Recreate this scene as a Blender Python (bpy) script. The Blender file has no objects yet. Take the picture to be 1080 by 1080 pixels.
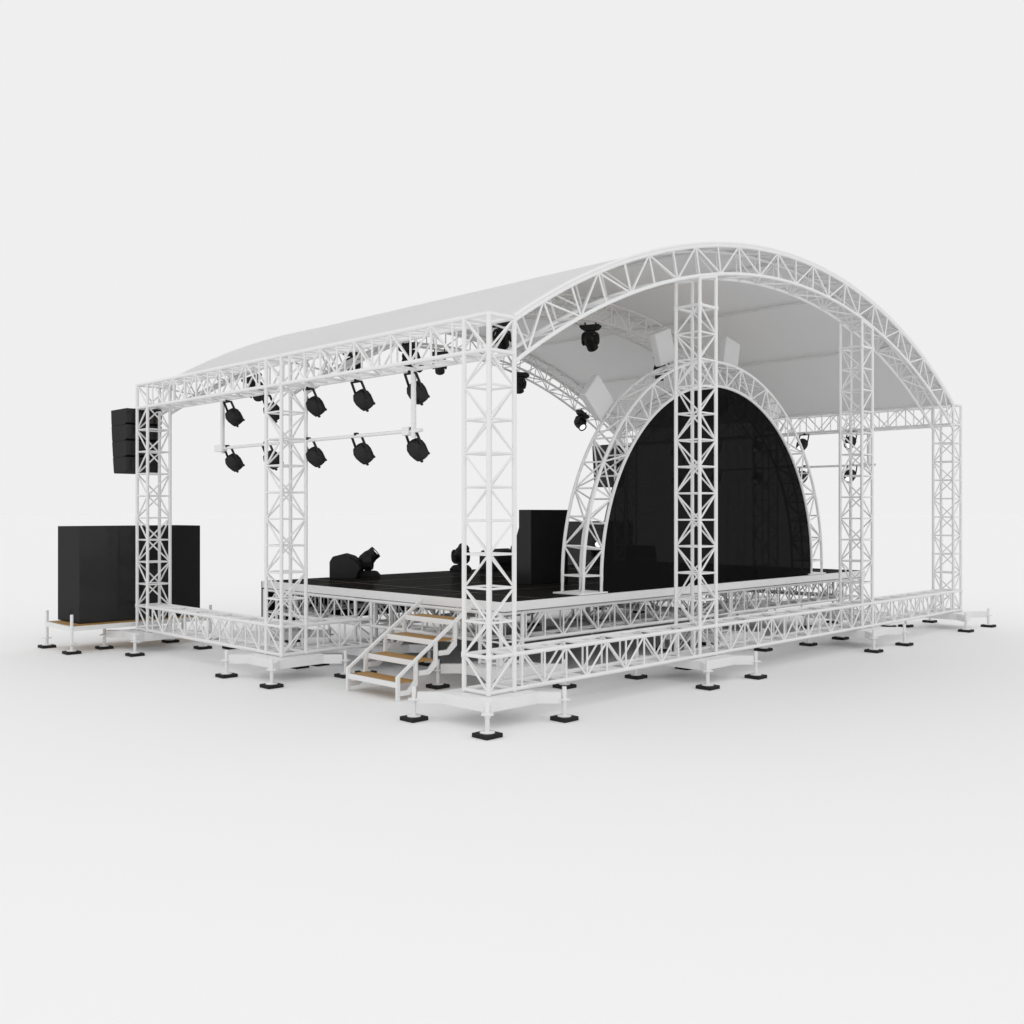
import bpy, math
from mathutils import Vector, Matrix

# ------------------------------------------------------------------ camera, world, lamps, exposure
S = 0.4                                   # one truss width in metres
scene = bpy.context.scene
C = scene.collection
def V(x, y, z): return Vector((x, y, z))

cam_d = bpy.data.cameras.new('camera'); cam = bpy.data.objects.new('camera', cam_d); C.objects.link(cam)
cam.location = V(-18.926, -19.823, 5.858) * S
cam.rotation_euler = (math.radians(90.04), 0, math.radians(-45.02))
cam_d.sensor_width = 36; cam_d.lens = 35.0; cam_d.clip_end = 3000; cam_d.clip_start = 0.05
scene.camera = cam

WTOP = 1.03
w = bpy.data.worlds.new('World'); scene.world = w; w.use_nodes = True
nt = w.node_tree; nt.nodes.clear()
out = nt.nodes.new('ShaderNodeOutputWorld'); bg = nt.nodes.new('ShaderNodeBackground')
tc = nt.nodes.new('ShaderNodeTexCoord'); sep = nt.nodes.new('ShaderNodeSeparateXYZ'); ramp = nt.nodes.new('ShaderNodeValToRGB')
nt.links.new(tc.outputs['Generated'], sep.inputs[0]); nt.links.new(sep.outputs['Z'], ramp.inputs[0])
nt.links.new(ramp.outputs[0], bg.inputs[0]); nt.links.new(bg.outputs[0], out.inputs[0])
cr = ramp.color_ramp; cr.interpolation = 'EASE'
HZ = .865 / WTOP
cr.elements[0].position = 0.0; cr.elements[0].color = (HZ, HZ, HZ, 1)
cr.elements[1].position = 1.0; cr.elements[1].color = (1, 1, 1, 1)
e = cr.elements.new(0.45); e.color = (HZ, HZ, HZ, 1)
e = cr.elements.new(0.75); e.color = (1, 1, 1, 1)
bg.inputs[1].default_value = WTOP                       # white studio: even surround, brighter overhead

def area(name, loc, target, size, power, col=(1, 1, 1)):
    d = bpy.data.lights.new(name, 'AREA'); d.shape = 'SQUARE'; d.size = size; d.energy = power; d.color = col
    o = bpy.data.objects.new(name, d); C.objects.link(o); o.location = V(*loc) * S
    o.rotation_euler = (V(*target) - V(*loc)).to_track_quat('-Z', 'Y').to_euler(); return o
area('studio_softbox_key', (-30, -26, 20), (8, 6, 4), 10, 110)

scene.view_settings.view_transform = 'Standard'; scene.view_settings.look = 'None'
scene.view_settings.exposure = 0; scene.view_settings.gamma = 1; scene.view_settings.use_curve_mapping = False
scene.render.engine = 'CYCLES'

# ------------------------------------------------------------------ materials
def pbr(name, col, rough=.5, spec=.5, noise=0, nscale=8, metallic=0, bump=0, emit=None, es=0):
    m = bpy.data.materials.new(name); m.use_nodes = True; n = m.node_tree; b = n.nodes['Principled BSDF']
    b.inputs['Base Color'].default_value = (*col, 1); b.inputs['Roughness'].default_value = rough
    b.inputs['Specular IOR Level'].default_value = spec; b.inputs['Metallic'].default_value = metallic
    if emit: b.inputs['Emission Color'].default_value = (*emit, 1); b.inputs['Emission Strength'].default_value = es
    if noise or bump:
        t = n.nodes.new('ShaderNodeTexCoord'); x = n.nodes.new('ShaderNodeTexNoise'); x.inputs['Scale'].default_value = nscale
        x.inputs['Detail'].default_value = 6; n.links.new(t.outputs['Object'], x.inputs['Vector'])
        if noise:
            r = n.nodes.new('ShaderNodeMapRange'); r.inputs['To Min'].default_value = 1 - noise; r.inputs['To Max'].default_value = 1 + noise
            n.links.new(x.outputs[0], r.inputs[0]); v = n.nodes.new('ShaderNodeVectorMath'); v.operation = 'SCALE'
            v.inputs[0].default_value = col; n.links.new(r.outputs[0], v.inputs['Scale']); n.links.new(v.outputs[0], b.inputs['Base Color'])
        if bump:
            bp = n.nodes.new('ShaderNodeBump'); bp.inputs['Strength'].default_value = bump; bp.inputs['Distance'].default_value = .01
            n.links.new(x.outputs[0], bp.inputs['Height']); n.links.new(bp.outputs[0], b.inputs['Normal'])
    return m
def sheen(name, col, fac, rough, noise=0, nscale=4):
    """dark coat: diffuse with a fixed small mirror share"""
    m = bpy.data.materials.new(name); m.use_nodes = True; n = m.node_tree; n.nodes.clear()
    o = n.nodes.new('ShaderNodeOutputMaterial'); mx = n.nodes.new('ShaderNodeMixShader'); d = n.nodes.new('ShaderNodeBsdfDiffuse'); g = n.nodes.new('ShaderNodeBsdfGlossy')
    d.inputs[0].default_value = (*col, 1); g.inputs['Roughness'].default_value = rough; mx.inputs[0].default_value = fac
    n.links.new(d.outputs[0], mx.inputs[1]); n.links.new(g.outputs[0], mx.inputs[2]); n.links.new(mx.outputs[0], o.inputs[0])
    if noise:
        t = n.nodes.new('ShaderNodeTexCoord'); x = n.nodes.new('ShaderNodeTexNoise'); x.inputs['Scale'].default_value = nscale
        r = n.nodes.new('ShaderNodeMapRange'); r.inputs['To Min'].default_value = max(.02, rough - noise); r.inputs['To Max'].default_value = rough + noise
        n.links.new(t.outputs['Object'], x.inputs['Vector']); n.links.new(x.outputs[0], r.inputs[0]); n.links.new(r.outputs[0], g.inputs['Roughness'])
    return m
M = dict(
    white=pbr('white_painted_steel', (.85, .85, .85), .42, .4, .02, 5),
    fabric=pbr('white_roof_fabric', (.82, .82, .82), .75, .2, .015, 1.5, bump=.06),
    seam=pbr('fabric_seam', (.78, .78, .78), .7, .2),
    floor=pbr('studio_floor', (.893, .893, .893), .8, .15),
    black=sheen('black_plastic', (.022, .022, .022), .02, .3, .1),
    cab=sheen('black_speaker_paint', (.026, .026, .0265), .026, .14, .05, 3),
    deck=sheen('black_stage_floor', (.020, .019, .018), .022, .14, .04, 2),
    line=pbr('deck_joint', (.075, .07, .06), .5, .3),
    screen=sheen('black_glass_screen', (.006, .006, .006), .0035, .03),
    cloth=pbr('black_skirt_cloth', (.012, .012, .012), .9, .1, .1, 20),
    rubber=pbr('black_rubber', (.022, .022, .022), .8, .2, .15, 10),
    wood=pbr('tan_plywood', (.41, .24, .085), .6, .25, .12, 14, bump=.1),
    lens=pbr('lit_lens', (.9, .9, .9), .2, .5, emit=(1, 1, 1), es=.9),
    dlens=pbr('dark_lens', (.03, .03, .035), .08, .5),
    warm=pbr('warm_lamp_pane', (.9, .75, .55), .3, .5, emit=(1, .66, .36), es=3.0),
    box=pbr('light_grey_housing', (.72, .72, .72), .45, .4),
)

n_ = M['screen'].node_tree; tp = n_.nodes.new('ShaderNodeBsdfTransparent'); tp.inputs[0].default_value = (.092, .092, .092, 1)  # deeply tinted glass
ad = n_.nodes.new('ShaderNodeAddShader'); o_ = [x for x in n_.nodes if x.type == 'OUTPUT_MATERIAL'][0]; n_.links.new(o_.inputs[0].links[0].from_socket, ad.inputs[0])
n_.links.new(tp.outputs[0], ad.inputs[1]); n_.links.new(ad.outputs[0], o_.inputs[0])
n_ = M['fabric'].node_tree; tr = n_.nodes.new('ShaderNodeBsdfTranslucent'); tr.inputs[0].default_value = (.9, .9, .9, 1)   # translucent share mixed in to brighten the roof underside
mx_ = n_.nodes.new('ShaderNodeMixShader'); mx_.inputs[0].default_value = .28
n_.links.new(n_.nodes['Principled BSDF'].outputs[0], mx_.inputs[1]); n_.links.new(tr.outputs[0], mx_.inputs[2]); n_.links.new(mx_.outputs[0], n_.nodes['Material Output'].inputs[0])

# ------------------------------------------------------------------ mesh helper
class MB:
    def __init__(s): s.v = []; s.f = []; s.sm = []
    def add(s, vs, fs, smooth=False, mat=None):
        b = len(s.v); s.v += [(mat @ Vector(p)) if mat else Vector(p) for p in vs]
        s.f += [tuple(b + i for i in f) for f in fs]; s.sm += [smooth] * len(fs); return s
    def tube(s, a, b, r, n=8, r2=None, cap=True):
        a = Vector(a); b = Vector(b); r2 = r if r2 is None else r2; d = b - a
        if d.length < 1e-6: return s
        q = d.to_track_quat('Z', 'Y'); vs = []
        for p, rr in ((a, r), (b, r2)):
            for i in range(n):
                t = 2 * math.pi * (i + .5) / n; vs.append(p + q @ Vector((rr * math.cos(t), rr * math.sin(t), 0)))
        s.add(vs, [(i, (i + 1) % n, n + (i + 1) % n, n + i) for i in range(n)], True)
        if cap: s.add(vs, [tuple(range(n))[::-1], tuple(range(n, 2 * n))])
        return s
    def path(s, pts, r, n=8):
        """swept tube through points"""
        pts = [Vector(p) for p in pts]; vs = []; N = len(pts)
        for i, p in enumerate(pts):
            d = (pts[min(i + 1, N - 1)] - pts[max(i - 1, 0)]).normalized(); q = d.to_track_quat('Z', 'Y')
            for k in range(n):
                t = 2 * math.pi * k / n; vs.append(p + q @ Vector((r * math.cos(t), r * math.sin(t), 0)))
        fs = [(i * n + k, i * n + (k + 1) % n, (i + 1) * n + (k + 1) % n, (i + 1) * n + k) for i in range(N - 1) for k in range(n)]
        s.add(vs, fs, True); s.add(vs[:n] , [tuple(range(n))[::-1]]); s.add(vs[-n:], [tuple(range(n))]); return s
    def box(s, lo, hi, mat=None):
        x0, y0, z0 = lo; x1, y1, z1 = hi
        vs = [(x0,y0,z0),(x1,y0,z0),(x1,y1,z0),(x0,y1,z0),(x0,y0,z1),(x1,y0,z1),(x1,y1,z1),(x0,y1,z1)]
        return s.add(vs, [(3,2,1,0),(4,5,6,7),(0,1,5,4),(1,2,6,5),(2,3,7,6),(3,0,4,7)], False, mat)
    def prism(s, poly, axis, a, b, mat=None, smooth=False):
        """poly of 2-D points extruded along axis from a to b; axis 'x': (y,z), 'y': (x,z), 'z': (x,y)"""
        f = {'x': lambda p, t: (t, p[0], p[1]), 'y': lambda p, t: (p[0], t, p[1]), 'z': lambda p, t: (p[0], p[1], t)}[axis]
        n = len(poly); vs = [f(p, a) for p in poly] + [f(p, b) for p in poly]
        s.add(vs, [(i, (i + 1) % n, n + (i + 1) % n, n + i) for i in range(n)], smooth, mat)
        return s.add(vs, [tuple(range(n))[::-1], tuple(range(n, 2 * n))], False, mat)
    def lathe(s, prof, n=20, mat=None):
        """profile of (r, z) around z"""
        vs = []; 
        for r, z in prof:
            for k in range(n):
                t = 2 * math.pi * k / n; vs.append((r * math.cos(t), r * math.sin(t), z))
        N = len(prof)
        s.add(vs, [(i*n+k, i*n+(k+1)%n, (i+1)*n+(k+1)%n, (i+1)*n+k) for i in range(N-1) for k in range(n)], True, mat)
        return s.add(vs, [tuple(range(n))[::-1], tuple(range((N-1)*n, N*n))], False, mat)
    def bar(s, a, b, wd, ht, up=(0, 0, 1)):
        a = Vector(a); b = Vector(b); d = b - a; z = d.normalized(); x = Vector(up).cross(z)
        if x.length < 1e-5: x = Vector((1, 0, 0))
        x.normalize(); y = z.cross(x); m = Matrix((x, y, z)).transposed().to_4x4(); m.translation = a
        return s.box((-wd/2, -ht/2, 0), (wd/2, ht/2, d.length), m)
    def ball(s, p, r):
        return s.lathe([(.02*r, -r), (.7*r, -.7*r), (r, 0), (.7*r, .7*r), (.02*r, r)], 10, Matrix.Translation(Vector(p)))
    def build(s, name, mat, parent=None, bevel=0):
        me = bpy.data.meshes.new(name); me.from_pydata([tuple(p * S) for p in s.v], [], s.f); me.update()
        me.polygons.foreach_set('use_smooth', s.sm)
        import bmesh
        bm = bmesh.new(); bm.from_mesh(me); bmesh.ops.remove_doubles(bm, verts=bm.verts, dist=1e-5)
        bmesh.ops.recalc_face_normals(bm, faces=bm.faces)
        for e in bm.edges:
            if len(e.link_faces) == 2 and e.calc_face_angle(0) > .9: e.smooth = False
        bm.to_mesh(me); bm.free()
        me.materials.append(M[mat]); o = bpy.data.objects.new(name, me); C.objects.link(o); o.parent = parent
        if bevel:
            b = o.modifiers.new('bevel', 'BEVEL'); b.width = bevel * S; b.segments = 2; b.limit_method = 'ANGLE'
        return o
def thing(name, label, cat, loc=(0, 0, 0), rot=(0, 0, 0), group=None):
    o = bpy.data.objects.new(name, None); C.objects.link(o); o.empty_display_size = .1
    o.location = V(*loc) * S; o.rotation_euler = rot; o['label'] = label; o['category'] = cat
    if group: o['group'] = group
    return o
def tag(o, label, cat, group=None):
    o['label'] = label; o['category'] = cat
    if group: o['group'] = group
    return o
def copy_tree(o, parent=None):
    c = o.copy(); C.objects.link(c)
    if parent: c.parent = parent
    for ch in [x for x in list(o.children)]: copy_tree(ch, c)
    return c
def place(src, used, label, loc, rot=(0, 0, 0)):
    o = src if not used else copy_tree(src)
    o.location = V(*loc) * S; o.rotation_euler = rot; o['label'] = label; return o

# ------------------------------------------------------------------ measures (in truss widths)
W, L, MY = 33.5, 21.92, 10.49            # width, depth, middle row
T1, T2 = 10.13, 22.42                    # rear towers
ZL, ZU, EL, EU = .88, 1.86, 10.36, 11.35
PX = .945; RC = .066; RB = .034
XC, ZC, RO = 16.75, -13.6, 29.46
RI = 28.47

# ------------------------------------------------------------------ setting
f = MB(); f.add([(-3000, -3000, 0), (3000, -3000, 0), (3000, 3000, 0), (-3000, 3000, 0)], [(0, 1, 2, 3)])
fl = f.build('floor', 'floor'); fl['kind'] = 'structure'

# ------------------------------------------------------------------ adjustable foot and star base
def jack(parent, x, y, top=.95, collar=.60, name='screw_jack'):
    j = MB(); j.lathe([(.2, .11), (.2, .135), (.14, .15), (.07, .155)], 20, Matrix.Translation((x, y, 0)))
    j.tube((x, y, .13), (x, y, top), .063, 12)
    o = j.build(name, 'white', parent)
    k = MB(); k.box((x - .29, y - .29, 0.002), (x + .29, y + .29, .115)); k.build('rubber_pad', 'rubber', o, .012)
    c = MB(); c.lathe([(.07, collar - .02), (.16, collar - .02), (.16, collar + .02), (.07, collar + .02)], 16, Matrix.Translation((x, y, 0)))
    for a in (0, math.pi / 2): c.bar((x - .2 * math.cos(a), y - .2 * math.sin(a), collar), (x + .2 * math.cos(a), y + .2 * math.sin(a), collar), .05, .035)
    c.build('collar', 'white', o); return o
def star_base(parent):
    b = MB(); z0, z1 = .49, .80
    # hub box with four diagonal arms as one concave outline
    q = .095; e = .46; t = .93
    pts = []
    for sx, sy in ((-1, -1), (1, -1), (1, 1), (-1, 1)):
        cx = .5 + sx * (.5 + e); cy = .5 + sy * (.5 + e)                 # hub corner
        ex = .5 + sx * (.5 + t); ey = .5 + sy * (.5 + t)                 # arm end
        n = (-sy, sx) if True else None
        # order so that the outline runs counter-clockwise
        if (sx, sy) in ((-1, -1), (1, 1)):
            p = [(cx + (0), cy + sy * -2 * q * -1 * 0), ]
        a = Vector((sx, sy)).normalized(); nn = Vector((-a.y, a.x))
        c1 = Vector((cx, cy)) - nn * q; e1 = Vector((ex, ey)) - nn * q; e2 = Vector((ex, ey)) + nn * q; c2 = Vector((cx, cy)) + nn * q
        pts += [tuple(c1), tuple(e1), tuple(e2), tuple(c2)]
    b.prism(pts, 'z', z0, z1)
    return b.build('base_frame', 'white', parent)

# ------------------------------------------------------------------ square lattice tower
def tower(name, label, x, y, levels, px, py, top=None, bottom=ZL, group='lattice towers', thick=(), tops=None, cat='truss tower'):
    """px, py: parity of the chord nearest the origin; levels: heights of the rings"""
    t = thing(name, label, cat, (x, y, 0), group=group)
    star_base(t)
    for jx, jy in ((-1, -1), (2, -1), (2, 2), (-1, 2)): jack(t, jx, jy)
    cs = [(0, 0), (1, 0), (1, 1), (0, 1)]
    for i, (cx, cy) in enumerate(cs):
        m = MB(); tp = (tops[i] if tops else (top or levels[-1])) + .04
        m.tube((cx, cy, bottom - .07), (cx, cy, tp), RC + (.002 if i % 2 else 0), 12)
        for z in thick[1:2] + thick[2:3] * (len(thick) == 3): m.lathe([(RC, z - .09), (.088, z - .07), (.088, z + .07), (RC, z + .09)], 12, Matrix.Translation((cx, cy, 0)))
        m.build('chord', 'white', t)
    m = MB()
    for i in range(4):
        a, b = cs[i], cs[(i + 1) % 4]
        for k, z in enumerate(levels):
            m.tube((*a, z), (*b, z), .058 if z in thick else RB, 8, cap=False)
            if k + 1 < len(levels):
                pa = (a[0] + a[1] + k + px) % 2 == 0
                s, e = (a, b) if pa else (b, a)
                m.tube((*s, z), (*e, levels[k + 1]), RB, 6, cap=False)
    if tops:
        hf = MB()
        for i in range(4):
            hf.tube((*cs[i], tops[i]), (*cs[(i + 1) % 4], tops[(i + 1) % 4]), .055, 8, cap=False)
        hf.build('head_frame', 'white', t)
    m.build('bracing', 'white', t)
    return t

lv = [ZL, ZU] + [ZU + .9444 * i for i in range(1, 9)] + [EL, EU]
th = (ZL, ZU, EL, EU)
wh = 'white lattice tower '
tower('truss_tower', wh + 'at the near corner, closest to the camera and right of the steps', 0, 0, lv, 0, 0, EU, thick=th)
tower('truss_tower', wh + 'on the left side between the steps and the far left speakers', 0, MY, lv, 0, 0, EU, thick=th)
tower('truss_tower', wh + 'at the far left corner beside the hanging speakers and black cabinets', 0, L - 1, lv, 0, 0, EU, thick=th)
tower('truss_tower', wh + 'at the far right corner, rightmost of all towers', W - 1, 0, lv, 1, 0, EU, thick=th)
tower('truss_tower', wh + 'on the far right side, hidden behind the black arched screen', W - 1, MY, lv, 1, 0, EU, thick=th)
tower('truss_tower', wh + 'at the rear corner by the right hand speakers, behind the screen arch', W - 1, L - 1, lv, 1, 0, EU, thick=th)
def under(x, r=RI): return ZC + math.sqrt(r * r - (x - XC) ** 2)
lt = [ZL] + [ZU + (13.1 - ZU) / 12 * i for i in range(13)]
for x, lab, p in ((T1, 'standing in front of the left half of the black arched screen', 1), (T2, 'standing right of the black screen, before the rightmost corner tower', 0)):
    a, b = under(x) - .08, under(x + 1) - .08
    tower('truss_tower', wh + lab, x, 0, lt, 1 if p else 0, 0, bottom=ZL, thick=(ZL, ZU, 13.1), tops=[a, b, b, a])

# ------------------------------------------------------------------ straight lattice beams
def beam(name, label, a, b, along, off, z0, z1, nb, first, group, r=RC, rb=RB, p=PX, pad=None, cat='truss beam', wd=1.0):
    """box beam from a to b along x or y, cross range off..off+wd, nb bays, first node 't' or 'b'"""
    t = thing(name, label, cat, (0, 0, 0), group=group)
    P = (lambda u, v, z: (u, v, z)) if along == 'x' else (lambda u, v, z: (v, u, z))
    for v in (off, off + wd):
        for z in (z0, z1): MB().tube(P(a, v, z), P(b, v, z), r, 12).build('chord', 'white', t)
    m = MB(); pad = (b - a - nb * p) / 2 if pad is None else pad
    ns = [a + pad + i * p for i in range(nb + 1)]
    for i, u in enumerate(ns):
        topn = (i % 2 == 0) == (first == 't')
        for v in (off, off + wd): m.tube(P(u, v, z0), P(u, v, z1), rb, 6, cap=False)
        for z in (z0, z1): m.tube(P(u, off, z), P(u, off + wd, z), rb, 6, cap=False)
        if i < nb:
            u2 = ns[i + 1]; za, zb = (z1, z0) if topn else (z0, z1)
            m.tube(P(u, off, za), P(u2, off, zb), rb, 6, cap=False); m.tube(P(u, off + wd, zb), P(u2, off + wd, za), rb, 6, cap=False)
            va, vb = (off, off + wd) if topn else (off + wd, off)
            m.tube(P(u, va, z1), P(u2, vb, z1), rb, 6, cap=False); m.tube(P(u, vb, z0), P(u2, va, z0), rb, 6, cap=False)
    m.build('bracing', 'white', t); return t
G1 = 'ground beams between the towers'
beam('ground_beam', 'white lattice beam low along the back, from the near corner tower to the next tower', 1, T1, 'x', 0, ZL, ZU, 9, 't', G1)
beam('ground_beam', 'white lattice beam low along the back, between the two tall middle towers', T1 + 1, T2, 'x', 0, ZL, ZU, 12, 't', G1, p=(T2 - T1 - 1) / 12)
beam('ground_beam', 'white lattice beam low at the back right, ending at the rightmost tower', T2 + 1, W - 1, 'x', 0, ZL, ZU, 9, 'b', G1)
beam('ground_beam', 'white lattice beam low on the left side, ending at the far left speakers', MY + 1, L - 1, 'y', 0, ZL, ZU, 9, 'b', G1)
beam('ground_beam', 'white lattice beam low on the far right side beyond the stage, hidden by the screen', MY + 1, L - 1, 'y', W - 1, ZL, ZU, 9, 'b', G1)
beam('ground_beam', 'short white lattice beam low down joining the left side tower to the stage leg', 1, 3.9, 'x', MY, ZL, ZU, 2, 't', G1)
beam('ground_beam', 'short white lattice beam low down joining the far right side tower to the stage leg', 29.6, W - 1, 'x', MY, ZL, ZU, 2, 't', G1)
beam('bridge_beam', 'short lattice stub inside the foot of the tall tower before the screen', T1, T1 + 1, 'x', 0, ZL, ZU, 1, 't', G1, p=1.0, pad=0)
beam('bridge_beam', 'short lattice stub inside the foot of the tall tower right of the screen', T2, T2 + 1, 'x', 0, ZL, ZU, 1, 't', G1, p=1.0, pad=0)
G2 = 'roof edge beams'
for x0, n1 in ((0, 'left'), (W - 1, 'far right')):
    beam('eave_beam', 'white lattice roof edge beam on the %s side, %s' % (n1, 'nearest the camera' if x0 == 0 else 'from the rightmost tower inwards'), 1, MY, 'y', x0, EL, EU, 9, 'b', G2)
    beam('eave_beam', 'white lattice roof edge beam on the %s side, %s' % (n1, 'reaching the far left corner tower' if x0 == 0 else 'behind the black screen'), MY + 1, L - 1, 'y', x0, EL, EU, 9, 'b', G2)

# ------------------------------------------------------------------ roof arches
def roof_arch(label, y):
    t = thing('roof_arch', label, 'arch truss', (0, 0, 0), group='curved roof arches')
    def pt(a, r, yy): return (XC + r * math.cos(math.radians(a)), yy, ZC + r * math.sin(math.radians(a)))
    ao = math.degrees(math.acos((XC - 1) / RO)); ai = math.degrees(math.acos((XC - 1) / RI))
    for yy in (y, y + 1):
        for r, a0 in ((RO, ao), (RI, ai)):
            MB().path([pt(a0 + (180 - 2 * a0) * i / 64, r, yy) for i in range(65)], RC, 12).build('chord', 'white', t)
    m = MB(); st = 2.69
    ks = range(-12, 13)
    for k in ks:
        a = 90 + k * st; a2 = a + st; bot = k % 2 == 0
        for yy in (y, y + 1):
            if abs(k) < 12: m.tube(pt(a, RI, yy), pt(a, RO, yy), RB, 6, cap=False)
        for r in (RI, RO):
            if abs(k) < 12: m.tube(pt(a, r, y), pt(a, r, y + 1), RB, 6, cap=False)
        if k < 12:
            ra, rb_ = (RI, RO) if bot else (RO, RI)
            m.tube(pt(a, ra, y), pt(a2, rb_, y), RB, 6, cap=False)
            if -12 < k < 11: m.tube(pt(a, rb_, y + 1), pt(a2, ra, y + 1), RB, 6, cap=False)
            if -12 < k < 11:
                ya, yb = (y, y + 1) if bot else (y + 1, y)
                m.tube(pt(a, RI, ya), pt(a2, RI, yb), RB, 6, cap=False); m.tube(pt(a, RO, yb), pt(a2, RO, ya), RB, 6, cap=False)
    for sg in (-1, 1):                                                  # tie down to the corner of the eave
        x = XC + sg * (XC - 1)
        m.tube(pt(90 - sg * 12 * st, RI, y), (x, y, EU), RB, 6, cap=False)
        m.tube(pt(90 - sg * 11 * st, RI, y + 1), (x, y + 1, EU), RB, 6, cap=False)
    m.build('bracing', 'white', t); return t
roof_arch('white curved lattice arch at the open rear of the roof, nearest the camera', 0)
roof_arch('white curved lattice arch in the middle of the roof, under the fabric', MY)
roof_arch('white curved lattice arch at the far front edge of the roof', L - 1)

# ------------------------------------------------------------------ roof fabric
t = thing('roof_canopy', 'light grey barrel vaulted fabric roof over the stage', 'canopy')
m = MB(); R0 = RO + .075; R1 = R0 + .02; n = 96
a0 = math.degrees(math.acos((XC - 1) / R0)); vs = []
for i in range(n + 1):
    a = math.radians(a0 + (180 - 2 * a0) * i / n)
    for R in (R0, R1):
        for y in (.05, L - .05): vs.append((XC + R * math.cos(a), y, ZC + R * math.sin(a)))
fs = []
for i in range(n):
    b = 4 * i; c = b + 4
    fs += [(b, b + 1, c + 1, c), (b + 2, c + 2, c + 3, b + 3), (b, c, c + 2, b + 2), (b + 1, b + 3, c + 3, c + 1)]
fs += [(0, 2, 3, 1), (4 * n, 4 * n + 1, 4 * n + 3, 4 * n + 2)]
m.add(vs, fs, True); m.build('fabric', 'fabric', t)
for y in (.0, L):                                                      # white rope hem along both ends
    MB().path([(XC + (RO + .095) * math.cos(math.radians(a0 + (180 - 2 * a0) * i / 64)), y, ZC + (RO + .095) * math.sin(math.radians(a0 + (180 - 2 * a0) * i / 64))) for i in range(65)], .058, 10).build('hem', 'white', t)
for a in (111.7, 101, 90, 79.4, 68.3):
    r = math.radians(a); p = (XC + (RO - .02) * math.cos(r), ZC + (RO - .02) * math.sin(r))
    MB().tube((p[0], 1, p[1]), (p[0], L - 1, p[1]), .06, 8).build('purlin', 'seam', t)

# ------------------------------------------------------------------ stage deck
DX0, DX1, DY0, DY1, DZ = 3.85, 29.65, 3.3, 18.2, 2.92
t = thing('stage_deck', 'wide black stage floor with white edging and black skirt', 'stage', (0, 0, 0))
MB().box((DX0 + .12, DY0 + .12, DZ - .22), (DX1 - .12, DY1 - .12, DZ)).build('floor_panel', 'deck', t)
m = MB(); z0, z1 = DZ - .30, DZ - .004
m.box((DX0, DY0, z0), (DX1, DY0 + .118, z1)); m.build('edge_board', 'white', t, .01)
MB().box((DX0, DY0 + .12, z0), (DX0 + .118, DY1 - .12, z1)).build('edge_board', 'white', t, .01)
MB().box((DX1 - .118, DY0 + .12, z0), (DX1, DY1 - .12, z1)).build('edge_board', 'white', t, .01)
MB().box((DX0, DY1 - .118, z0), (DX1, DY1, z1)).build('edge_board', 'white', t, .01)
# panel joints: aluminium strips on the floor
m = MB(); zz = DZ + .006
for y in (7.0, 10.75, 14.48): m.box((DX0 + .13, y - .018, DZ - .01), (DX1 - .13, y + .018, zz))
for x in (5.9, 13.13, 20.37, 27.6): m.box((x - .018, DY0 + .13, DZ - .01), (x + .018, DY1 - .13, zz + .002))
m.build('panel_joint', 'line', t)
m = MB(); k = 60                                                       # gently pleated skirt
sk = [(DX0 + (DX1 - DX0) * i / (2 * k), DY1 + .02 + (.05 if i % 2 else 0)) for i in range(2 * k + 1)]
m.prism(sk + [(p[0], p[1] + .03) for p in reversed(sk)], 'z', 1.0, DZ - .02); m.build('front_skirt', 'cloth', t)

G3 = 'lattice stubs carrying the stage'
TZ0, TZ1 = 1.59, 2.53
ux, uy = (3.9, 16.5, 28.6), (3.5, 10.49, 17.1)
where = {(0, 0): 'behind the near corner tower', (0, 1): 'behind the steps near the left side tower', (0, 2): 'at the front left stage corner by the black skirt',
         (1, 0): 'under the back edge below the black screen', (1, 1): 'under the middle of the black stage', (1, 2): 'under the stage front behind the skirt middle',
         (2, 0): 'at the back right stage corner beside the right tall tower', (2, 1): 'under the far right stage edge', (2, 2): 'at the far front right stage corner'}
for i, x in enumerate(ux):
    for j, y in enumerate(uy):
        tower('stage_support', 'short white lattice leg ' + where[(i, j)], x, y, [ZL, TZ0, TZ1], 0, 0, TZ1, group=G3, thick=(TZ1,), cat='stage leg')
G4 = 'lattice joists under the stage'
for j, y in enumerate(uy):
    for i in range(2):
        lab = ('back edge of the stage', 'middle line of the stage', 'front edge of the stage')[j]
        beam('stage_joist', 'white lattice joist under the %s, %s half' % (lab, ('left', 'right')[i]), ux[i] + 1, ux[i + 1], 'x', y, TZ0, TZ1, 11 if i == 0 else 11, 'b', G4, r=.066, rb=.032, p=.939, pad=.18)
for i, x in enumerate(ux):
    for j in range(2):
        lab = ('left side above the steps', 'middle', 'far right side')[i]
        beam('stage_joist', 'white lattice joist under the stage %s, %s half' % (lab, ('back', 'front')[j]), uy[j] + 1, uy[j + 1], 'y', x, TZ0, TZ1, 6 if j == 0 else 5, 'b', G4, r=.066, rb=.032, p=.94)

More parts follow.
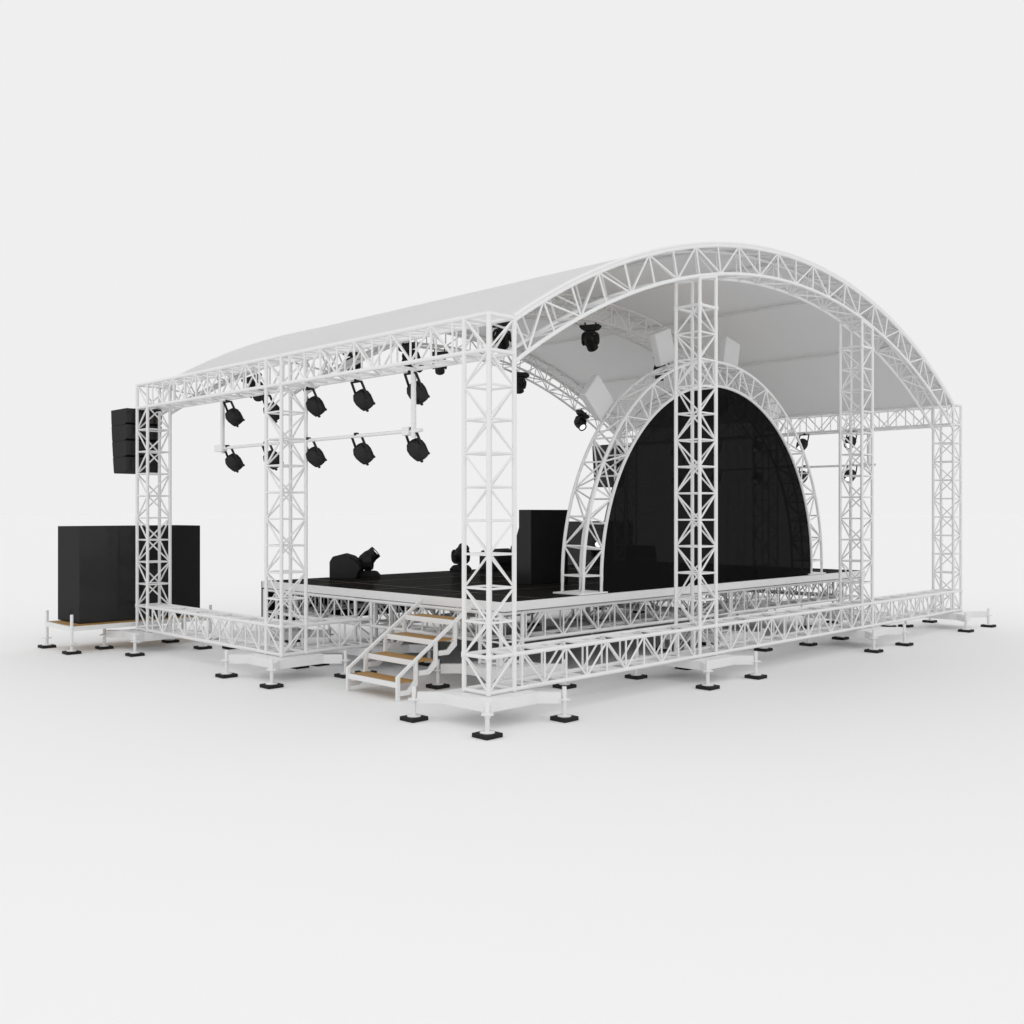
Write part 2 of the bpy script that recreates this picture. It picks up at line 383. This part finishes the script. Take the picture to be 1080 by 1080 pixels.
# ------------------------------------------------------------------ steps
t = thing('stage_steps', 'white metal steps with four tan treads leading up to the stage', 'steps', (0, 0, 0))
Y0, Y1, SX, sl = 4.52, 7.23, .40, .647
for y, s in ((Y0, 1), (Y1, -1)):
    m = MB(); th_ = .09
    ya, yb = (y, y + .1) if s > 0 else (y - .1, y)
    m.prism([(SX, 0.0), (SX + .12, 0.0), (SX + .12, .72), (SX + 3.24, .72 + 3.12 * sl), (SX + 3.24, .72 + 3.12 * sl + .14), (SX, .745)], 'y', ya, yb)
    for i in range(3):                                                  # posts and kicked braces
        px = 1.17 + .83 * i; ztop = .72 + (px - SX) * sl; zb = .40 + .55 * i
        m.prism([(px - .065, zb), (px + .065, zb), (px + .065, ztop + .02), (px - .065, ztop - .06)], 'y', ya + .01, yb - .01)
        m.prism([(px - .065, zb + .17), (px + .065, zb + .12), (px + .065, zb + .0), (px - .28, zb - .26), (px - .7, zb - .26), (px - .7, zb - .10), (px - .34, zb - .10)], 'y', ya + .014, yb - .014)
    m.build('stringer', 'white', t, .008)
for i in range(4):
    x = SX + .02 + .80 * i; z = .57 + .585 * i
    m = MB(); m.box((x, Y0 + .1, z - .17), (x + .06, Y1 - .1, z)); m.box((x + .72, Y0 + .1, z - .12), (x + .77, Y1 - .1, z - .012))
    b = m.build('tread_frame', 'white', t, .006)
    MB().box((x + .062, Y0 + .105, z - .05), (x + .76, Y1 - .105, z - .006)).build('tread', 'wood', t)

# ------------------------------------------------------------------ arched screen
SY, SZ, SR = 3.4, 3.43, 8.70; SXC = 16.6
t = thing('screen_arch', 'white semicircular lattice arch standing on the back edge of the stage', 'arch truss')
def sp(a, r, y): return (SXC + r * math.cos(a), y, SZ + r * math.sin(a))
for y in (SY, SY + 1):
    for r in (SR, SR - 1):
        pts = [(SXC + r, y, DZ + .06)] + [sp(math.pi * i / 72, r, y) for i in range(73)] + [(SXC - r, y, DZ + .06)]
        MB().path(pts, .064, 12).build('chord', 'white', t)
m = MB(); nn = 25; bb = MB()
for k in range(nn + 1):
    a = math.pi * (k + .15) / (nn + .3); a2 = math.pi * (k + 1.15) / (nn + .3); o = k % 2 == 1
    for y in (SY, SY + 1): m.tube(sp(a, SR - 1, y), sp(a, SR, y), RB, 6, cap=False)
    for r in (SR, SR - 1): m.tube(sp(a, r, SY), sp(a, r, SY + 1), RB, 6, cap=False)
    if k < nn:
        ra, rb_ = (SR, SR - 1) if o else (SR - 1, SR)
        m.tube(sp(a, ra, SY), sp(a2, rb_, SY), RB, 6, cap=False); m.tube(sp(a, rb_, SY + 1), sp(a2, ra, SY + 1), RB, 6, cap=False)
        ya, yb = (SY, SY + 1) if o else (SY + 1, SY)
        m.tube(sp(a, SR, ya), sp(a2, SR, yb), RB, 6, cap=False); m.tube(sp(a, SR - 1, yb), sp(a2, SR - 1, ya), RB, 6, cap=False)
m.build('bracing', 'white', t)
for s in (-1, 1):
    x = SXC + s * (SR - .5); MB().box((x - .78, SY - .08, DZ + .012), (x + .78, SY + 1.22, DZ + .07)).build('base_plate', 'white', t, .01)
m = MB(); ri = SR - 1.04; k = 72
poly = [(SXC + ri * math.cos(math.pi * i / k), SZ + ri * math.sin(math.pi * i / k)) for i in range(k + 1)] + [(SXC - ri, DZ + .02), (SXC + ri, DZ + .02)]
m.prism(poly, 'y', SY + .02, SY + .16)
o = m.build('arched_screen', 'screen'); tag(o, 'large glossy black half-round screen filling the white arch', 'screen')

# ------------------------------------------------------------------ white flood panels fanned on the arch
def flood():
    t = thing('flood_light', '', 'flood light', group='white flood panels fanned around the screen arch')
    MB().box((-.56, -.17, .22), (.56, .16, 1.54)).build('housing', 'box', t, .05)
    MB().box((-.46, .15, .32), (.46, .175, 1.44)).build('lamp_pane', 'warm', t)
    m = MB(); m.tube((0, 0, -.02), (0, 0, .24), .05, 8); m.box((-.16, -.06, -.04), (.16, .06, .04)); m.build('stand', 'white', t)
    return t
F = flood()
for i, (a, lab) in enumerate(((136, 'tilted white flood panel low on the left of the screen arch'), (107, 'white flood panel standing on the arch just left of the tall tower'),
                              (78, 'white flood panel on the arch just right of the tall tower'), (50, 'white flood panel low on the right of the arch, seen through its lattice'))):
    r = math.radians(a); rr = SR + (.1, -.05, -.05, -.35)[i]; place(F, i, lab, (SXC + rr * math.cos(r), SY + .85 + (.35 if i == 3 else 0), SZ + rr * math.sin(r)), (0, math.radians(90 - a) - (.06 if i == 1 else 0), 0))

# ------------------------------------------------------------------ moving heads
def moving_head():
    """stands on z=0, hinge axis along x, head aims to local +y tilted"""
    t = thing('moving_head', '', 'moving head light', group='black moving head lights')
    b = MB(); b.prism([(-.53, .02), (.53, .02), (.55, .07), (.53, .13), (.40, .27), (.25, .30), (-.25, .30), (-.40, .27), (-.53, .13), (-.55, .07)], 'y', -.25, .25); b.build('base', 'black', t, .04)
    y = MB(); y.lathe([(.15, .28), (.15, .36), (.2, .37)], 16)
    o = [(-.43, .98), (-.45, .72), (-.42, .50), (-.30, .37), (-.12, .34), (.12, .34), (.30, .37), (.42, .50), (.45, .72), (.43, .98)]
    i = [(.33, .98), (.34, .66), (.28, .52), (.18, .46), (-.18, .46), (-.28, .52), (-.34, .66), (-.33, .98)]
    y.prism(o + i, 'y', -.21, .21)
    for s in (-1, 1): y.lathe([(.2, -.05), (.22, 0), (.2, .05)], 16, Matrix.Translation((s * .38, 0, .86)) @ Matrix.Rotation(math.pi / 2, 4, 'Y'))
    y.build('yoke', 'black', t, .03)
    mt = Matrix.Translation((0, 0, .86)) @ Matrix.Rotation(math.radians(-50), 4, 'X')
    h = MB(); h.lathe([(.14, -.44), (.27, -.40), (.335, -.22), (.34, .08), (.29, .26), (.295, .32), (.295, .48), (.255, .48), (.24, .42)], 24, mt)
    hd = h.build('head', 'black', t)
    MB().lathe([(.005, .41), (.215, .415), (.215, .43), (.14, .455), (.005, .465)], 20, mt).build('lens', 'lens', hd)
    return t
H = moving_head(); nu = [0]; RD = math.radians
def mh(lab, loc, deg, slope=None, brot=0):
    """deg: compass direction the head aims at, in the ground plane"""
    o = place(H, nu[0], lab, loc); nu[0] += 1; o.scale = (1, 1, 1) if slope is None else (.9, .9, .9)
    next(c for c in o.children if c.name.startswith('base')).rotation_euler.z = RD(brot)
    if slope is None: o.rotation_euler = (0, 0, RD(deg - 90))
    else:
        o.rotation_euler = (Matrix.Rotation(slope, 3, 'Y') @ Matrix.Rotation(RD(deg + 90), 3, 'Z') @ Matrix.Rotation(math.pi, 3, 'X')).to_euler()
        m = MB()
        for s in (-1, 1): m.box((s * .3 - .035, -.04, -.2), (s * .3 + .035, .04, .03))
        m.build('hook_clamp', 'black', o)
    return o
mh('black moving head light on the stage floor beside the left monitor wedge, aimed up right', (8.5, 16.85, DZ), -45, brot=90)
mh('black moving head light on the stage floor left of the near tower, turned sideways', (14.85, 17.6, DZ), 20, brot=25)
mh('black moving head light on the stage floor behind the near corner tower', (19.15, 17.6, DZ), 100)
mh('black moving head light seen through the screen arch foot, lens facing out', (24.8, 16.9, DZ), -135)
for x, lab, dg in ((5.2, 'black moving head on the far front arch behind the left side tower', 60), (10.9, 'black moving head under the far front arch, seen between roof beam braces', 60),
               (16.75, 'black moving head at the top of the far front arch, left of the near tower', 45), (23.1, 'black moving head under the far front arch just right of the near tower', 30),
               (28.4, 'black moving head under the far front arch below the tilted white panel, lens lit', -85)):
    mh(lab, (x + {28.4: .3}.get(x, 0), L - .5, under(x, RI) - .22 + {23.1: .2}.get(x, 0)), dg, math.asin((x - XC) / RI))
for x, lab, dg in ((5.75, 'large looking black moving head on the middle arch above the right hanging post', -10), (10.85, 'black moving head on the middle arch behind the top of the near corner tower', 45),
               (16.85, 'black moving head under the middle of the roof, left of the white panels', 20), (22.6, 'black moving head on the middle arch behind the upper white panel', 45),
               (28.2, 'black moving head on the middle arch hidden behind the screen arch', 45)):
    mh(lab, (x + .1, MY + .3, under(x, RI) - .14 - {22.6: .25}.get(x, 0)), dg, math.asin((x - XC) / RI))

# ------------------------------------------------------------------ par lights and their hanging bars
def par():
    """origin at the hang point, can aims to +x and down"""
    t = thing('par_light', '', 'spotlight', group='black par spotlights on the side rigs')
    m = MB(); m.box((-.05, -.27, -.05), (.05, .27, .0)); m.box((-.06, -.06, -.02), (.06, .06, .08))
    for s in (-1, 1): m.bar((0, s * .27, -.02), (.26, s * .30, -.56), .085, .03, (0, 1, 0))
    m.build('yoke', 'black', t)
    d = Vector((1, 0, -1.05)).normalized(); mt = Matrix.Translation((.20, 0, -.50)) @ d.to_track_quat('Z', 'Y').to_matrix().to_4x4()
    h = MB(); h.lathe([(.1, -.20), (.22, -.16), (.30, -.02), (.31, .14), (.27, .34), (.235, .44), (.215, .44), (.21, .36)], 24, mt)
    for k in range(3):
        a = k * 2.094; h.box((.22 * math.cos(a) - .03, .22 * math.sin(a) - .03, .41), (.22 * math.cos(a) + .05, .22 * math.sin(a) + .03, .50), mt)
    hd = h.build('lamp_can', 'black', t)
    MB().lathe([(.005, .37), (.205, .375), (.205, .38), (.005, .40)], 20, mt).build('lens', 'lens', hd)
    return t
P = par(); pn = 0
ys = (4.62, 7.47, 10.32, 13.17, 16.02); nth = ('closest to the near corner tower', 'second from the near tower', 'middle of its row', 'fourth from the near tower', 'farthest left')
ZB = 8.43
for side in (0, 1):
    for row, z in ((0, EL - .09), (1, ZB + .03)):
        for y, q in zip(ys, nth):
            sn = 'left' if side == 0 else 'far right'
            if side: q = {0: 'nearest the rear arch', 1: 'second from the rear arch', 2: 'middle of its row', 3: 'fourth from the rear arch', 4: 'farthest from the rear arch'}[ys.index(y)]
            rn = ('under the %s roof beam' if row == 0 else 'on the lower bar of the %s rig') % sn
            place(P, pn, 'black spotlight %s, %s' % (rn, q), (1 if side == 0 else W - 1, y + (0 if side == 0 else .75), z), (0, 0, 0 if side == 0 else math.pi)); pn += 1
for side, x in (('left', 1.0), ('far right', W - 1.0)):
    t = thing('lighting_bar', 'white hanging light bar on two posts below the %s roof beam' % side, 'light bar', group='hanging light bars')
    MB().tube((x, 4.05, ZB), (x, 16.84, ZB), .06, 12).build('crossbar', 'white', t)
    for y in (4.46, 16.42):
        MB().tube((x, y, ZB - .2), (x, y, EL), .085, 12).build('drop_post', 'white', t)
        MB().box((x - .12, y - .12 + (.25 if y < 9 else -.05), ZB - .13), (x + .12, y + .45 + (.0 if y < 9 else -.0), ZB + .13)).build('clamp_sleeve', 'white', t, .01)

# ------------------------------------------------------------------ flown speakers, bass cabinets, platforms
def line_array(mir, label):
    t = thing('line_array', label, 'hanging speakers', group='flown speaker columns')
    X = (lambda x: W - x) if mir else (lambda x: x)
    def bx(m, x0, x1, y0, y1, z0, z1, tp=0):
        xa, xb = sorted((X(x0), X(x1))); m.box((xa, y0, z0), (xb, y1, z1))
    z = 10.36
    for i in range(4):
        m = MB(); h = .70; sa = .024 * i ** 1.4; sb = .024 * (i + 1) ** 1.4
        x0, x1 = sorted((X(-.38), X(1.23))); ins = lambda q: (x0 + q * .3, x1 - q * .3)
        # slightly tapered cabinet, undercut along the rear bottom edge
        vs = []
        for q, zz, yy in ((sa, z, 22.13 + sa), (sb, z - h + .09, 22.13 + sb), (sb + .06, z - h + .008, 22.13 + sb + .28)):
            p0, p1 = ins(q); vs += [(p0, yy, zz), (p1, yy, zz), (p1, 23.71 - min(q, sb), zz), (p0, 23.71 - min(q, sb), zz)]
        m.add(vs, [(3, 2, 1, 0), (8, 9, 10, 11)] + [(4 * r + k, 4 * r + (k + 1) % 4, 4 * r + 4 + (k + 1) % 4, 4 * r + 4 + k) for r in (0, 1) for k in range(4)])
        m.build('speaker_cabinet', 'cab', t, .012)
        z -= h - .004
    m = MB(); bx(m, .3, .52, 20.75, 23.5, 10.19, 10.27); bx(m, .3, .52, 22.14, 23.5, 10.27, 10.44)
    m.build('fly_frame', 'black', t); return t
line_array(False, 'column of four black speakers hanging at the far left corner')
line_array(True, 'column of four black speakers hanging at the rear, seen through the white screen arch')
for mir, sd in ((False, 'left'), (True, 'right')):
    X = (lambda x: W - x) if mir else (lambda x: x)
    for k, (x0, x1) in enumerate(((-2.1, .64), (.66, 3.42))):
        a, b = sorted((X(x0), X(x1)))
        o = MB().box((a, 22.86, 1.16), (b, 25.2, 5.27)).build('bass_cabinet', 'cab', None, .02)
        pos = {('left', 0): 'far left, leftmost of its pair', ('left', 1): 'behind the far left corner tower',
               ('right', 0): 'far right, outer one', ('right', 1): 'seen through the screen arch foot'}[(sd, k)]
        tag(o, 'tall glossy black bass cabinet on a platform, ' + pos, 'bass speaker', 'black bass speaker cabinets')
        MB().box((a + .1, 25.2, 1.3), (b - .1, 25.24, 5.15)).build('grille', 'cloth', o)
    t = thing('speaker_platform', 'low tan topped platform on jacks under the %s black cabinets' % sd, 'platform', group='speaker platforms')
    a, b = sorted((X(-2.66), X(3.70)))
    MB().box((a + .12, 22.42, 1.09), (b - .12, 24.98, 1.15)).build('board', 'wood', t)
    m = MB(); m.box((a, 22.3, .93), (b, 22.41, 1.12)); m.box((a, 24.99, .93), (b, 25.1, 1.12)); m.box((a, 22.41, .93), (a + .11, 24.99, 1.12)); m.box((b - .11, 22.41, .93), (b, 24.99, 1.12))
    for y in (23.2, 24.1): m.box((a + .11, y, .95), (b - .11, y + .08, 1.08))
    m.build('frame', 'white', t)
    for x in (a + .05, b - .05):
        for y in (22.32, 25.04): jack(t, x, y, 1.62, .42)

# ------------------------------------------------------------------ speakers on the stage floor
def wedge(name, lab, loc, deg):
    """origin at the back bottom corner; slopes towards local +x, wide along +y"""
    t = thing(name, lab, 'monitor speaker', (*loc, DZ + .005), (0, 0, RD(deg)), group='floor monitor wedges')
    pr = [(0, 0), (1.16, 0), (1.22, .22), (1.36, .42), (1.28, .60), (1.12, .80), (.86, .99), (.52, 1.09), (.14, .99), (0, .76)]
    MB().prism(pr, 'y', 0, 1.6).build('cabinet', 'black', t, .03)
    MB().prism([(1.375, .43), (1.295, .61), (1.135, .81), (.90, .99), (.86, .96), (1.1, .77), (1.25, .58), (1.33, .42)], 'y', .1, 1.5).build('grille', 'cloth', t)
    return t
wedge('monitor_wedge', 'black floor monitor wedge at the far left front of the stage', (6.5, 17.0), -45)
wedge('monitor_wedge', 'black floor monitor wedge at the stage front centre, seen behind the near tower', (16.0, 17.45), -90)
wedge('monitor_wedge', 'black floor monitor wedge at the far right front of the stage, behind the screen', (26.0, 15.9), -135)
t = thing('side_speaker', 'tall black speaker cabinet standing on the stage left of the screen arch', 'speaker')
z = DZ + .005
MB().prism([(8.32, z), (9.22, z), (9.22, 4.75), (9.02, 5.25), (9.02, 5.98), (8.32, 5.98)], 'x', 10.33, 12.6).build('cabinet', 'cab', t, .02)
MB().box((10.43, 9.225, z + .1), (12.5, 9.25, 4.7)).build('grille', 'cloth', t)
